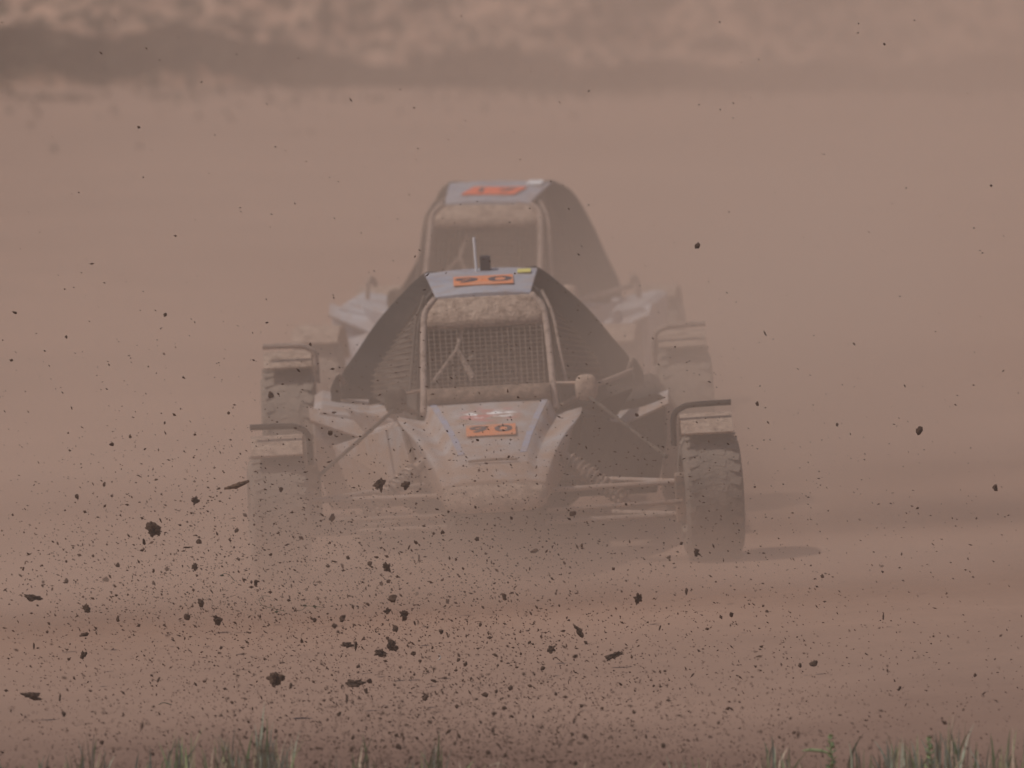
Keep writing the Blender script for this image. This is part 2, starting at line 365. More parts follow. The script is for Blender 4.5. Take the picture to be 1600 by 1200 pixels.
def driver(loc, rot, label):
    root = bpy.data.meshes.new('person')
    V = [(0, 0, 0), (0, .03, .18), (0, .05, .36), (0, .05, .46), (0, .03, .52),
         (.15, .04, .42), (.22, -.10, .27), (.15, -.30, .30), (-.15, .04, .42), (-.22, -.10, .27), (-.15, -.30, .30),
         (.10, -.06, .02), (.14, -.42, .14), (.10, -.72, -.02), (-.10, -.06, .02), (-.14, -.42, .14), (-.10, -.72, -.02)]
    Ed = [(0, 1), (1, 2), (2, 3), (3, 4), (2, 5), (5, 6), (6, 7), (2, 8), (8, 9), (9, 10), (0, 11), (11, 12), (12, 13), (0, 14), (14, 15), (15, 16)]
    rad = [.13, .12, .13, .06, .055, .07, .05, .036, .07, .05, .036, .09, .065, .045, .09, .065, .045]
    root.from_pydata(V, Ed, []); root.materials.append(M['suit'])
    o = bpy.data.objects.new('person', root); COL.objects.link(o); o.location = loc; o.rotation_euler = rot
    sk = o.modifiers.new('skin', 'SKIN')
    for i, vv in enumerate(root.skin_vertices[0].data): vv.radius = (rad[i], rad[i] * .85); vv.use_root = (i == 0)
    s = o.modifiers.new('sub', 'SUBSURF'); s.levels = 2; s.render_levels = 2
    def hel(bm):
        bmesh.ops.create_uvsphere(bm, u_segments=24, v_segments=16, radius=1)
        for v in bm.verts:
            v.co = Vector((v.co.x * .118, v.co.y * .14 + (-.02 if v.co.z < -.2 else 0), v.co.z * .13 + .62))
    hm = one('helmet', 'helmet', o, hel, smooth=True)
    def vis(bm):
        pts = [[(math.sin(a) * .122, -math.cos(a) * .147, z) for z in (.60, .67)] for a in np.linspace(-1.05, 1.05, 14)]
        loft(bm, pts, False, False)
    vz = one('visor', 'visor', hm, vis, smooth=True); vz.modifiers.new('s', 'SOLIDIFY').thickness = .004
    for sx in (-1, 1):                                    # gloved hands round the wheel rim
        def gl(bm):
            c = Vector((sx * .15, -.335, .31))
            loft(bm, [[c + Vector((sx * .0 + .028 * math.cos(a) * k, -.02 + q, .035 * math.sin(a) * k)) for a in np.linspace(0, 2 * math.pi, 10, False)] for q, k in ((.05, .8), (.02, 1.15), (-.02, 1.1), (-.045, .8))])
            for i in range(4):
                z = .03 - i * .02; L = (.9, 1.0, .95, .75)[i]
                tube(bm, [c + Vector((0, -.055, z)), c + Vector((0, -.055 - .035 * L, z)), c + Vector((-sx * .02, -.055 - .05 * L, z)), c + Vector((-sx * .04, -.055 - .03 * L, z))], [.010, .0095, .009, .007], 7)
            tube(bm, [c + Vector((-sx * .02, -.02, .03)), c + Vector((-sx * .04, -.05, .05)), c + Vector((-sx * .045, -.075, .045))], [.012, .011, .008], 7)
        one('glove', 'suit', o, gl, smooth=True)
        def bl(bm):
            pts = catmull([(sx * .095, .07, .50), (sx * .09, -.06, .46), (sx * .075, -.115, .36), (sx * .05, -.135, .2), (sx * .02, -.13, .08)], 5)
            loft(bm, [[p + Vector((-.024, 0, 0)), p + Vector((.024, 0, 0)), p + Vector((.024, -.006, 0)), p + Vector((-.024, -.006, 0))] for p in pts])
        one('harness_belt', 'belt', o, bl)
    tag(o, label, 'driver')
    return o

def frame_for(px, D, yaw, roll):
    loc = P(px, 890, D); loc.y = D; loc.z = camber(loc.x)
    return loc, (0, -R(roll), R(yaw))

def buggy(name, loc, rot, label, number, half_track, rear_track, hoop, plate_m, slant, first):
    t = empty(name, loc, rot); tag(t, label, 'buggy', 'buggies racing one behind the other')
    # --- nose and bonnet: half profiles (x,z) from the centre line outwards, front to back
    st = [(-.425, [(0, .412), (.13, .409), (.16, .402), (.21, .395), (.212, .36), (.20, .33), (0, .31)]),
          (-.30, [(0, .440), (.135, .436), (.165, .422), (.222, .418), (.225, .37), (.21, .31), (0, .29)]),
          (-.10, [(0, .492), (.145, .487), (.180, .458), (.250, .468), (.245, .40), (.23, .31), (0, .27)]),
          (.15, [(0, .545), (.175, .540), (.205, .495), (.300, .530), (.285, .46), (.26, .32), (0, .26)]),
          (.38, [(0, .592), (.210, .587), (.238, .530), (.372, .588), (.335, .53), (.29, .34), (0, .26)]),
          (.62, [(0, .648), (.255, .643), (.275, .575), (.385, .600), (.350, .55), (.31, .36), (0, .26)])]
    def nose(bm):
        cols = [catmull([(p[k][0], y, p[k][1]) for y, p in st], 5) for k in range(7)]
        secs = []
        for i in range(len(cols[0])):
            h = [c[i] for c in cols]
            dense = []
            for a, b in zip(h, h[1:]): dense += [a, a.lerp(b, .5)]
            dense.append(h[-1])
            secs.append(dense + [Vector((-p.x, p.y, p.z)) for p in dense[-2:0:-1]])
        loft(bm, secs)
    nc = one('nose_cone', PRINT if first else 'body', t, nose, smooth=True); nc.modifiers.new('b', 'BEVEL').width = .004
    def lip(bm):
        secs = []
        for y, hw, z0, z1 in ((-.43, .215, .31, .398), (-.455, .212, .285, .388), (-.49, .190, .285, .372), (-.51, .15, .295, .352), (-.518, .09, .31, .335)):
            s = []
            for a in np.linspace(0, 2 * math.pi, 20, False):
                c, q = math.cos(a), math.sin(a)
                s.append(Vector((hw * math.copysign(abs(c) ** .45, c), y, (z0 + z1) / 2 + (z1 - z0) / 2 * math.copysign(abs(q) ** .6, q))))
            secs.append(s)
        loft(bm, secs)
    one('front_bumper', 'mud', t, lip, smooth=True)
    one('skid_plate', 'black', t, lambda bm: (slab(bm, [(-.17, -.44, .275), (.17, -.44, .275), (.20, .5, .13), (-.20, .5, .13)], .02), slab(bm, [(-.2, .51, .13), (.2, .51, .13), (.45, 2.4, .14), (-.45, 2.4, .14)], .02)))
    def crease(bm): tube(bm, [Vector((x, -.17 + .9 * x * x - .05 , .476 - .45 * x * x)) for x in np.linspace(-.10, .10, 9)], .006, 6)
    one('bonnet_crease', 'mud_dark', nc, crease)
    sl14 = math.atan2(.592 - .545, .23)
    for sx in (-1, 1):
        one('stripe', 'stripe', nc, lambda bm: loft(bm, [[Vector((sx * (x + o), y, z + dz)) for o, dz in ((-.020, .004), (.006, .003), (.006, -.002), (-.020, -.001))] for x, y, z in [(p[1][1][0] - .012, p[0], p[1][1][1] + .001) for p in st[2:]]]))
    pl = one('number_plate', plate_m, nc, lambda bm: slab(bm, [(-.102, .115, .5435), (.102, .115, .5435), (.102, .262, .5735), (-.102, .262, .5735)], -.004), bevel=.001)
    digits('digit', number, .135, nc, (0, .188, .5645), (R(11.5), 0, 0), (1.15, .85, 1))
    # --- windscreen surround
    wb, wt, vt = Vector((0, .63, .665)), Vector((0, .89, .93)), Vector((0, .96, 1.052))
    if not first: wt = wt + Vector((0, .0, .05)); vt = vt + Vector((0, 0, .03))
    def pillar(sx):
        def f(bm):
            tube(bm, catmull([(sx * .275, .60, .60), (sx * .268, .65, .69), (sx * .262, .78, .82), (sx * .255, .89, wt.z), (sx * .243, .935, wt.z + .07), (sx * .20, .965, vt.z)], 5), .014, 10)
        return f
    for sx in (-1, 1): one('windscreen_pillar', 'frame', t, pillar(sx), smooth=True)
    def sill(bm):
        secs = []
        for x in np.linspace(-.255, .255, 17):
            j = .006 * noise.noise(Vector((x * 20, 0, 3)))
            secs.append([Vector((x, .60, .640 + j)), Vector((x, .585, .652 + j)), Vector((x, .600, .690 + j)), Vector((x, .64, .705)), Vector((x, .66, .69))])
        loft(bm, secs)
    one('windscreen_sill', 'mud_dark', t, sill, smooth=True)
    def vis(bm):
        secs = []
        for x in np.linspace(-1, 1, 15):
            hw0, hw1 = .250, .212; c = .02 * (1 - x * x)
            a = Vector((x * hw0, wt.y - c, wt.z)); b = Vector((x * (hw0 + .004), .915 - c, wt.z + .045)); e = Vector((x * hw1, .955 - c, vt.z - .008)); g = Vector((x * hw1 * .98, .985, vt.z))
            secs.append([a, b, e, g, g + Vector((0, .02, -.02)), a + Vector((0, .025, .0))])
        loft(bm, secs)
    one('sun_visor', 'mud', t, vis, smooth=True)
    def scr(bm):
        for x in np.linspace(-.235, .235, 21): 
            j = random.uniform(-.002, .002); tube(bm, [(x + j, .655, .70), (x, .775, .82), (x * 1.0 - j, wt.y - .005, wt.z)], .0016, 4)
        for k in np.linspace(.05, .97, 14):
            y = .655 + (wt.y - .66) * k; z = .70 + (wt.z - .70) * k
            tube(bm, [(-.24, y, z + random.uniform(-.002, .002)), (0, y - .004, z), (.24, y, z + random.uniform(-.002, .002))], .0014, 4)
    s = one('wire_screen', 'screen', t, scr); s['kind'] = 'stuff'
    # --- roof
    rz0, rz1 = vt.z + .006, vt.z + .062
    rp = one('roof', 'body_blue', t, lambda bm: loft(bm, [[Vector((-hw, y, z - .012)), Vector((-hw, y, z)), Vector((-hw * .5, y, z + .008)), Vector((0, y, z + .011)), Vector((hw * .5, y, z + .008)), Vector((hw, y, z)), Vector((hw, y, z - .012))] for y, hw, z in ((.975, .198, rz0), (1.15, .21, rz0 + .02), (1.35, .225, rz0 + .042), (1.55, .237, rz1), (1.62, .237, rz1 - .004), (1.66, .232, rz1 - .03))]), smooth=False, bevel=.003)
    sl = math.atan2(.056, .575)
    def rz(y): return rz0 + .012 + (y - .975) / .575 * .056
    px0 = .005
    pl = one('number_plate', plate_m, rp, lambda bm: slab(bm, [(px0 - .125 - slant, 1.12, rz(1.12) + .003), (px0 + .125 - slant, 1.12, rz(1.12) + .003), (px0 + .125 + slant, 1.33, rz(1.33) + .003), (px0 - .125 + slant, 1.33, rz(1.33) + .003)], -.003))
    digits('digit', number if number != '17' else '17', .19, rp, (px0, 1.225, rz(1.225) + .0065), (sl, 0, 0), (1.12 if first else .95, .82, 1))
    if first:
        one('sticker', 'yellow', rp, lambda bm: slab(bm, [(.150, 1.38, rz(1.38) + .000), (.205, 1.38, rz(1.38) - .000), (.208, 1.46, rz(1.46) - .000), (.152, 1.46, rz(1.46) + .000)], -.004))
        one('roof_box', 'box', rp, lambda bm: box(bm, (.018, 1.50, rz(1.5) + .028), (.045, .06, .062)), bevel=.005)
        one('antenna', 'white', rp, lambda bm: tube(bm, [(-.020, 1.47, rz(1.47) - .01), (-.022, 1.47, rz(1.47) + .06), (-.024, 1.47, rz(1.47) + .145)], [.005, .0055, .006], 8))
    else:
        one('sticker', 'white', rp, lambda bm: slab(bm, [(.135, 1.40, rz(1.40) + .000), (.205, 1.40, rz(1.40) + .000), (.210, 1.52, rz(1.52) + .001), (.14, 1.52, rz(1.52) + .001)], -.005))
    # --- rear hoop panels running down and outwards, net panels between them and the pillars
    for sx in (-1, 1):
        out = catmull([Vector((sx * (x if first or sx > 0 else .235 + (x - .235) * .72), y, z)) for x, y, z in hoop], 5)
        def band(bm):
            secs = []
            for i, p in enumerate(out):
                wdt = .085 + .05 * min(1, i / 8)
                q = p + Vector((-sx * wdt, -.09, .0)); 
                secs.append([p, q, q + Vector((sx * .01, .05, -.012)), p + Vector((sx * .006, .06, -.012))])
            loft(bm, secs)
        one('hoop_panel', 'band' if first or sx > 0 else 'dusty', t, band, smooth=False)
        inner = [p + Vector((-sx * (.085 + .05 * min(1, i / 8)), -.09, 0)) for i, p in enumerate(out)]
        fr = catmull([(sx * .245, 1.02, vt.z), (sx * .262, .95, wt.z + .06), (sx * .275, .93, wt.z), (sx * .285, .82, .80), (sx * .30, .72, .64), (sx * .30, .74, .56)], 4)
        def side(bm):
            n = 14; A = [inner[int(i * (len(inner) - 1) / n)] for i in range(n + 1)]; B = [fr[int(i * (len(fr) - 1) / n)] for i in range(n + 1)]
            loft(bm, [[a, b, b + Vector((-sx * .012, .01, 0)), a + Vector((-sx * .012, .01, 0))] for a, b in zip(A, B)])
        one('side_panel', ('dusty' if first else 'frame') if sx < 0 else 'black', t, side)  # sunlit left and shaded right flank are put into the colour
        def lines(bm):
            zs = np.linspace(.60, 1.02, 19)
            def at(L, z):
                for a, b in zip(L, L[1:]):
                    if min(a.z, b.z) <= z <= max(a.z, b.z) and abs(a.z - b.z) > 1e-6: return a.lerp(b, (z - a.z) / (b.z - a.z))
            for z in zs:
                a, b = at(inner, z), at(fr, z + .085)
                if a and b:
                    o = Vector((sx * .010, -.010, 0)); tube(bm, [a + o, a.lerp(b, .5) + o * 1.3, b + o], .0032, 4)
        l = one('side_net', 'net', t, lines); l['kind'] = 'stuff'
        # thin tube beside the pillar
        one('side_stay', 'frame' if sx > 0 else 'dusty', t, lambda bm: tube(bm, catmull([(sx * .245, 1.0, vt.z + .01), (sx * .285, .93, wt.z + .03), (sx * .305, .84, .82), (sx * .325, .76, .69)], 4), .007, 6))
        # --- side pod: ledge, wing tip, front face
        pm = mm = ('body' if sx < 0 else 'black') if first else 'body_pale'  # leading buggy's right pod and fairing go black: shade put into the colour
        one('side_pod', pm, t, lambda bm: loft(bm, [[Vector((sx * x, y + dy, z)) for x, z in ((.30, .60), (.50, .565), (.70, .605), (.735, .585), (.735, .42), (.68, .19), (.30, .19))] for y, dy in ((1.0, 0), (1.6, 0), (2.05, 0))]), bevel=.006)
        one('pod_ledge', 'body' if first else 'body_pale', t, lambda bm: (slab(bm, [(sx * .50, .93, .47), (sx * .745, .96, .565), (sx * .75, 1.05, .615), (sx * .50, 1.0, .535)], .012)))
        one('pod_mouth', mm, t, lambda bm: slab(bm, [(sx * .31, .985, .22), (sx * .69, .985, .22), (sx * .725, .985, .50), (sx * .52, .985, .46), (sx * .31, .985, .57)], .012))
        if first: one('mudguard_plate', 'black', t, lambda bm: loft(bm, [[Vector((sx * x, y, z)) for y, z in ((1.55, z0), (1.60, z0 + .0), (1.64, z1), (1.58, z1 + .01))] for x, z0, z1 in ((.62, .50, .70), (.635, .50, .69), (.66, .49, .64))]))
        if sx > 0: one('cage_tube', 'frame', t, lambda bm: tube(bm, [(sx * .37, 1.05, .625), (sx * .50, 1.4, .635), (sx * .61, 1.6, .655)], .012, 8))
        one('rear_stay', 'frame', t, lambda bm: tube(bm, catmull([(sx * .60, 1.62, .66), (sx * .62, 1.60, .70), (sx * .635, 1.60, .66), (sx * .64, 1.6, .60)], 4), .012, 8))
        # skin between the nose and the side pod
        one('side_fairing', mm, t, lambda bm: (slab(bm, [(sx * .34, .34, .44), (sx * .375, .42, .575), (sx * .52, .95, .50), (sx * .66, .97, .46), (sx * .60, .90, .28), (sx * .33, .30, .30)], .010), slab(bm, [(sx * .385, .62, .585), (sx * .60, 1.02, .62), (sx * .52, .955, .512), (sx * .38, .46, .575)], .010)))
        # --- mirror and its long stays
        mx, my, mz = sx * (.405 if sx > 0 else .385), .62, .665 + (.012 if sx > 0 else 0)
        def mir(bm):
            secs = []
            for y, k in ((-.025, .55), (-.020, .85), (-.005, 1.0), (.02, 1.0), (.028, .92)):
                secs.append([Vector((mx + .047 * k * math.copysign(abs(math.cos(a)) ** .7, math.cos(a)), my + y, mz + .055 * k * math.copysign(abs(math.sin(a)) ** .7, math.sin(a)))) for a in np.linspace(0, 2 * math.pi, 20, False)])
            loft(bm, secs)
        mr = one('mirror', 'mud' if sx > 0 else 'dark_mud', t, mir, smooth=True)
        one('mirror_arm', 'metal', mr, lambda bm: (tube(bm, [(sx * .27, .66, .70), (mx, my + .01, mz + .02)], .008, 6), tube(bm, [(sx * .30, .70, .60), (mx, my + .02, mz - .02)], .012, 6)))
        one('push_rod', 'dark_mud', t, lambda bm: tube(bm, [(mx, my, mz - .03), (sx * (half_track - .29), .10, .42)], .008, 6))
        # --- front suspension
        xi = half_track - .26
        one('upper_arm', 'pale_metal', t, lambda bm: (tube(bm, [(sx * .20, -.08, .325), (sx * xi, 0, .325)], .011, 8), tube(bm, [(sx * .22, .35, .34), (sx * xi, .02, .325)], .011, 8)))
        one('lower_arm', 'frame', t, lambda bm: (tube(bm, [(sx * .20, -.12, .20), (sx * xi, 0, .19)], .012, 8), tube(bm, [(sx * .22, .38, .20), (sx * xi, .02, .19)], .012, 8)))
        one('tie_rod', 'metal', t, lambda bm: tube(bm, [(sx * .21, -.2, .255), (sx * (xi + .02), -.12, .255)], .010, 8))
        a, b = Vector((sx * .25, .16, .47)), Vector((sx * .55, -.02, .25))
        sh = one('shock_absorber', 'metal', t, lambda bm: (tube(bm, [a, a.lerp(b, .55)], .024, 10), tube(bm, [a.lerp(b, .5), b], .013, 8)))
        def coil(bm):
            ax = (b - a).normalized(); u = ax.cross(Vector((0, 1, 0))).normalized(); v = ax.cross(u)
            tube(bm, [a.lerp(b, .22 + .72 * k / 96) + (u * math.cos(k * .75) + v * math.sin(k * .75)) * .034 for k in range(97)], .0055, 5)
        one('coil_spring', 'metal', sh, coil)
        one('upright', 'metal', t, lambda bm: (box(bm, (sx * (xi + .02), 0, .26), (.05, .09, .20)), tube(bm, [(sx * (xi + .02), 0, .26), (sx * (half_track - .12), 0, .26)], .03, 10)), bevel=.008)
        # --- front wheel, mudguard with its bar
        r1, w1 = .262, .235
        wheel(t, sx * (half_track - w1 / 2), 0, r1, w1, R(3.0), sx)
        wx0, wx1 = half_track - w1 + .005, half_track - .02
        def guard(bm, x0, x1, cy, cz, rr, a0, a1, n=14):
            loft(bm, [[Vector((sx * x0, cy - math.cos(q) * rr, cz + math.sin(q) * rr)), Vector((sx * x1, cy - math.cos(q) * rr, cz + math.sin(q) * rr)),
                       Vector((sx * x1, cy - math.cos(q) * (rr - .01), cz + math.sin(q) * (rr - .01))), Vector((sx * x0, cy - math.cos(q) * (rr - .01), cz + math.sin(q) * (rr - .01)))] for q in np.linspace(R(a0), R(a1), n)])
        one('mudguard', 'mud', t, lambda bm: guard(bm, wx0, wx1, .02, .265, .335, 54, 150), smooth=False)
        def bar(bm, x0, x1, y, z):
            tube(bm, catmull([(sx * (x0 - .03), y, z - .16), (sx * (x0 - .025), y, z - .04), (sx * (x0 + .015), y, z - .004), (sx * (x0 + .07), y, z + .004), (sx * x1, y, z + .006)], 4), .012, 8)
        if first: one('mudguard_bar', 'black', t, lambda bm: bar(bm, wx0, wx1, -.08, .64))
        # --- rear wheel
        r2, w2 = (.345 if first else .27), .235
        wheel(t, sx * (rear_track - w2 / 2 + .0), 2.30, r2, w2, 0, sx)
        one('rear_mudguard', 'mud', t, lambda bm: guard(bm, rear_track - w2 + .01, rear_track - .02, 2.3, r2 + .015, r2 + .055, 60, 140))
        if first: one('rear_mudguard_bar', 'frame', t, lambda bm: bar(bm, rear_track - w2 + .02, rear_track - .02, 2.14, .79))
        one('rear_arm', 'metal', t, lambda bm: (tube(bm, [(sx * .3, 1.9, .25), (sx * (rear_track - .24), 2.3, .30)], .02, 8), tube(bm, [(sx * .3, 2.5, .30), (sx * (rear_track - .24), 2.3, .34)], .016, 8), tube(bm, [(sx * .2, 2.3, .33), (sx * (rear_track - .1), 2.3, .345)], .025, 8)))
    # --- cabin and engine bay behind
    one('cockpit_floor', 'black', t, lambda bm: slab(bm, [(-.30, .64, .30), (.30, .64, .30), (.34, 2.0, .22), (-.34, 2.0, .22)], .02))
    one('bulkhead', 'black', t, lambda bm: slab(bm, [(-.52, 1.66, .25), (.52, 1.66, .25), (.50, 1.66, .62), (.22, 1.58, 1.08), (-.22, 1.58, 1.08), (-.50, 1.66, .62)], .02))
    def seat(bm):
        secs = [[Vector((x * wv, y + (.03 if abs(x) < .6 else -.05), z)) for x in (-1, -.6, .6, 1)] + [Vector((x * wv, y + .07, z)) for x in (1, -1)] for y, z, wv in ((1.42, .36, .22), (1.48, .6, .24), (1.52, .78, .22), (1.55, .98, .13))]
        loft(bm, secs)
    one('seat', 'suit', t, seat, bevel=.01)
    def swl(bm):
        c = Vector((0, 1.06, .66)); rot = Matrix.Rotation(R(-25), 3, 'X')
        tube(bm, [c + rot @ Vector((math.cos(a) * .15, 0, math.sin(a) * .15)) for a in np.linspace(0, 2 * math.pi, 25)], .012, 8, False)
        for a in (0, math.pi, -math.pi / 2): tube(bm, [c, c + rot @ Vector((math.cos(a) * .145, 0, math.sin(a) * .145))], .009, 6)
        tube(bm, [c, (0, .75, .52)], .014, 8)
    one('cage_brace', 'frame', t, lambda bm: (tube(bm, [(-.225, .74, .725), (-.12, .86, .845), (-.09, .93, .94)], [.008, .008, .011], 8), tube(bm, [(-.12, .86, .845), (-.06, .78, .725)], [.008, .015], 8)))
    one('steering_wheel', 'metal', t, swl, smooth=True)
    def eng(bm):
        box(bm, (0, 2.05, .48), (.42, .5, .36)); box(bm, (0, 2.05, .70), (.30, .36, .10))
        for k in range(4): tube(bm, [(-.12 + .08 * k, 1.85, .66), (-.12 + .08 * k, 1.80, .74), (-.12 + .08 * k, 1.86, .80)], .026, 10)
    one('engine', 'metal', t, eng, bevel=.012)
    one('rear_cage', 'black', t, lambda bm: [tube(bm, [(sx * .23, 1.62, vt.z + .03), (sx * .40, 2.15, .74), (sx * .42, 2.62, .42), (sx * .35, 2.66, .22)], .019, 8) for sx in (-1, 1)] + [tube(bm, [(-.42, 2.62, .42), (.42, 2.62, .42)], .019, 8)])
    one('exhaust', 'metal', t, lambda bm: tube(bm, catmull([(.20, 2.0, .55), (.32, 2.25, .56), (.34, 2.6, .50), (.34, 2.85, .50)], 4), .04, 12), smooth=True)
    mtx = Matrix.Translation(loc) @ Vector((0, 0, 0)).to_track_quat('X', 'Y').to_matrix().to_4x4() if False else (Matrix.Translation(loc) @ __import__('mathutils').Euler(rot).to_matrix().to_4x4())
    driver(mtx @ Vector((0, 1.36, .22)), rot, 'driver in dark suit and helmet with pale harness belts in the ' + ('front' if first else 'rear') + ' buggy')
    return t

hoopA = [(.232, 1.62, 1.118), (.30, 1.64, 1.065), (.440, 1.67, .925), (.545, 1.69, .785), (.605, 1.70, .70), (.617, 1.70, .60)]
hoopB = [(.240, 1.62, 1.15), (.320, 1.64, 1.10), (.400, 1.67, .96), (.470, 1.69, .80), (.525, 1.70, .68), (.54, 1.70, .60)]
loc, rot = frame_for(779, 46.0, .6, 3.0)
buggy('racing_buggy', loc, rot, 'leading dusty grey off-road buggy with orange number 90 on its nose and roof', '90', 1.0, .965, hoopA, 'orange', 0, True)
loc, rot = frame_for(731, 51.3, -6.0, .8)
buggy('racing_buggy', loc, rot, 'second off-road buggy half lost in the dust close behind the leading one', '17', .80, .78, hoopB, 'red', .02, False)

# ------------------------------------------------------------------ flung earth
def clod_mesh(name, sub, seed, rough=.45, m='clod', stretch=(1, 1, 1)):
    bm = bmesh.new(); bmesh.ops.create_icosphere(bm, subdivisions=sub, radius=.5)
    for v in bm.verts:
        n = noise.fractal(v.co * 3.2 + Vector((seed * 3.7, seed, 0)), 1, 2, 4)
        n2 = noise.noise(v.co * 2.0 + Vector((seed, 0, seed * 5)))
        v.co *= (1 + rough * n + rough * .9 * n2); v.co = Vector((v.co.x * stretch[0], v.co.y * stretch[1], v.co.z * stretch[2]))
    me = bpy.data.meshes.new(name); bm.to_mesh(me); bm.free(); me.materials.append(M[m]); return me
def put(name, me, px, py, Y, size, rot=None, sc3=(1, 1, 1)):
    o = bpy.data.objects.new(name, me); COL.objects.link(o); o.location = P(px, py, Y)
    s = size / F * Y; o.scale = (s * sc3[0], s * sc3[1], s * sc3[2]); o.rotation_euler = rot or [random.uniform(0, 6.28) for _ in range(3)]
    return o
def Yg(py):
    """distance at which the sight line through row py meets the ground"""
    return H / math.tan(PITCH + math.atan((py - 600) / F))
def pickY(py, spread=2.6):
    top = min(44.9, Yg(py) - .15); return top - abs(random.gauss(0, spread * .45)) - .05
GR = 'earth clods and splinters flung into the air'
# the largest pieces: px, py, size in photo px, depth, label
BIG = [(240, 827, 21, 44.0, 'large knobbly dark clod left of the front wheel, small lump at its side'),
       (430, 1060, 24, 43.0 - 2.2, 'biggest ragged dark clod low down, above the tallest grass blades at left centre'),
       (997, 936, 14, 43.6, 'dark wedge-shaped clod alone below the nose, right of centre'),
       (594, 757, 15, 44.2, 'black ragged clod in front of the left suspension, left one of two'),
       (635, 759, 12, 44.2, 'black split clod in front of the left suspension, right one of two'),
       (1090, 384, 9, 44.0, 'small black arrowhead clod alone high up right of the rear buggy'),
       (1089, 863, 10, 44.2, 'small black clod in front of the foot of the right front tyre'),
       (604, 886, 12, 43.9, 'black clod with a broken-off crumb beneath the left suspension arms'),
       (135, 950, 13, 43.6, 'upright oval clod at far left, below the large knobbly one'),
       (52, 934, 15, 43.6, 'rounded brown clod with flat top nearest the left edge'),
       (341, 969, 14, 43.2, 'dark pointed clod below the flying green stem'),
       (631, 960, 13, 43.2, 'dark clod pair member standing right over the debris fan centre'),
       (605, 955, 10, 43.2, 'small dark clod just left of its darker twin over the debris fan'),
       (595, 1020, 14, 42.0, 'dark chunky clod beside a paler brown one in the debris fan'),
       (612, 1011, 15, 42.0, 'paler brown angular clod in the debris fan'),
       (543, 1008, 12, 42.3, 'dark flat clod left of the paler brown one in the debris fan'),
       (130, 1024, 11, 42.2, 'dark square clod low at the left'),
       (50, 1088, 16, 41.0, 'flat brown clod near the lower left corner'),
       (904, 986, 13, 43.0, 'elongated dark clod right of the fan, tilted down to the right'),
       (862, 1014, 11, 42.4, 'rounded grey-brown clod right of the fan centre'),
       (960, 1024, 16, 42.2, 'long brown flake right of the fan, tilted up to the right'),
       (555, 1128 - 60, 16, 41.0, 'wide brown clod deep in the thick of the debris'),
       (1353, 1130, 10, 40.4, 'dark clod just above the grass at right'),
       (1555, 763, 9, 44.0, 'brown clod alone near the right edge'),
       (305, 782, 12, 44.2, 'oval brown clod up left of the bark splinter'),
       (304, 886, 10, 44.0, 'dark oval clod left of the front tyre foot'),
       (120, 776, 9, 44.0, 'dark clod alone in the left, level with the bark splinter'),
       (745, 842, 8, 44.2, 'small black clod under the middle of the nose'),
       (203, 682, 5, 44.3, 'tiny black clod high at left, level with the mudguard'),
       (485, 538, 5, 44.2, 'tiny round black clod beside the left rear wheel top'),
       (1183, 631, 6, 44.2, 'tiny dark clod right of the right mudguard bar'),
       (995, 648, 6, 44.3, 'tiny slanted black clod in front of the right side pod'),
       (258, 492, 6, 44.0, 'tiny black clod alone in the upper left haze'),
       (217, 199, 5, 44.0, 'tiny black clod highest at left, below the bank'),
       (1382, 69, 4, 44.0, 'tiny black speck of earth highest at right'),
       (18, 563, 6, 44.0, 'tiny black clod at the left edge, level with the cabin')]
for i, (px, py, s, Y, lab) in enumerate(BIG):
    br = any(k in lab for k in ('brown',))
    me = clod_mesh('clod', 4 if s > 9 else 3, i + 1, .95 if s > 9 else .7, 'clod_brown' if br else 'clod', (1.15, .8, .85) if not ('flat' in lab or 'long' in lab or 'wide' in lab or 'elongated' in lab) else (1.6, .7, .55))
    rot = None
    if 'flat' in lab or 'long' in lab or 'wide' in lab: rot = (0.3, R(-25 if 'up to the right' in lab else 8), .2)
    if 'elongated' in lab: rot = (0, R(48), 0)
    o = put('earth_clod', me, px, py, min(Y, Yg(py) - .2), s * .86, rot); tag(o, lab, 'clod', GR)
var = [clod_mesh('clod', 2, 40 + k, .5, 'clod' if k % 4 else 'clod_brown', random.choice([(1, .8, .8), (1.5, .7, .6), (1.2, .9, .7), (1, 1, 1), (2.2, .6, .5)])) for k in range(16)]
def dens(px, py):
    a = math.exp((py - 1200) / 150.0) * (1.25 * math.exp(-((px - 690) / 350) ** 2) + .30 * math.exp(-((px - 1250) / 420) ** 2) + .32 * math.exp(-((px - 150) / 300) ** 2))
    b = .30 * math.exp(-((px - 380) / 300) ** 2) * math.exp(-((py - 900) / 120) ** 2)
    c = .05 * math.exp(-((py - 880) / 230) ** 2) * math.exp(-((px - 500) / 800) ** 2)
    return a + b + c + .0014
def sample(n, p_up=0):
    out = []
    while len(out) < n:
        px, py = random.uniform(-30, 1630), random.uniform(20, 1215)
        if random.random() * 1.15 < dens(px, py): out.append((px, py))
    return out
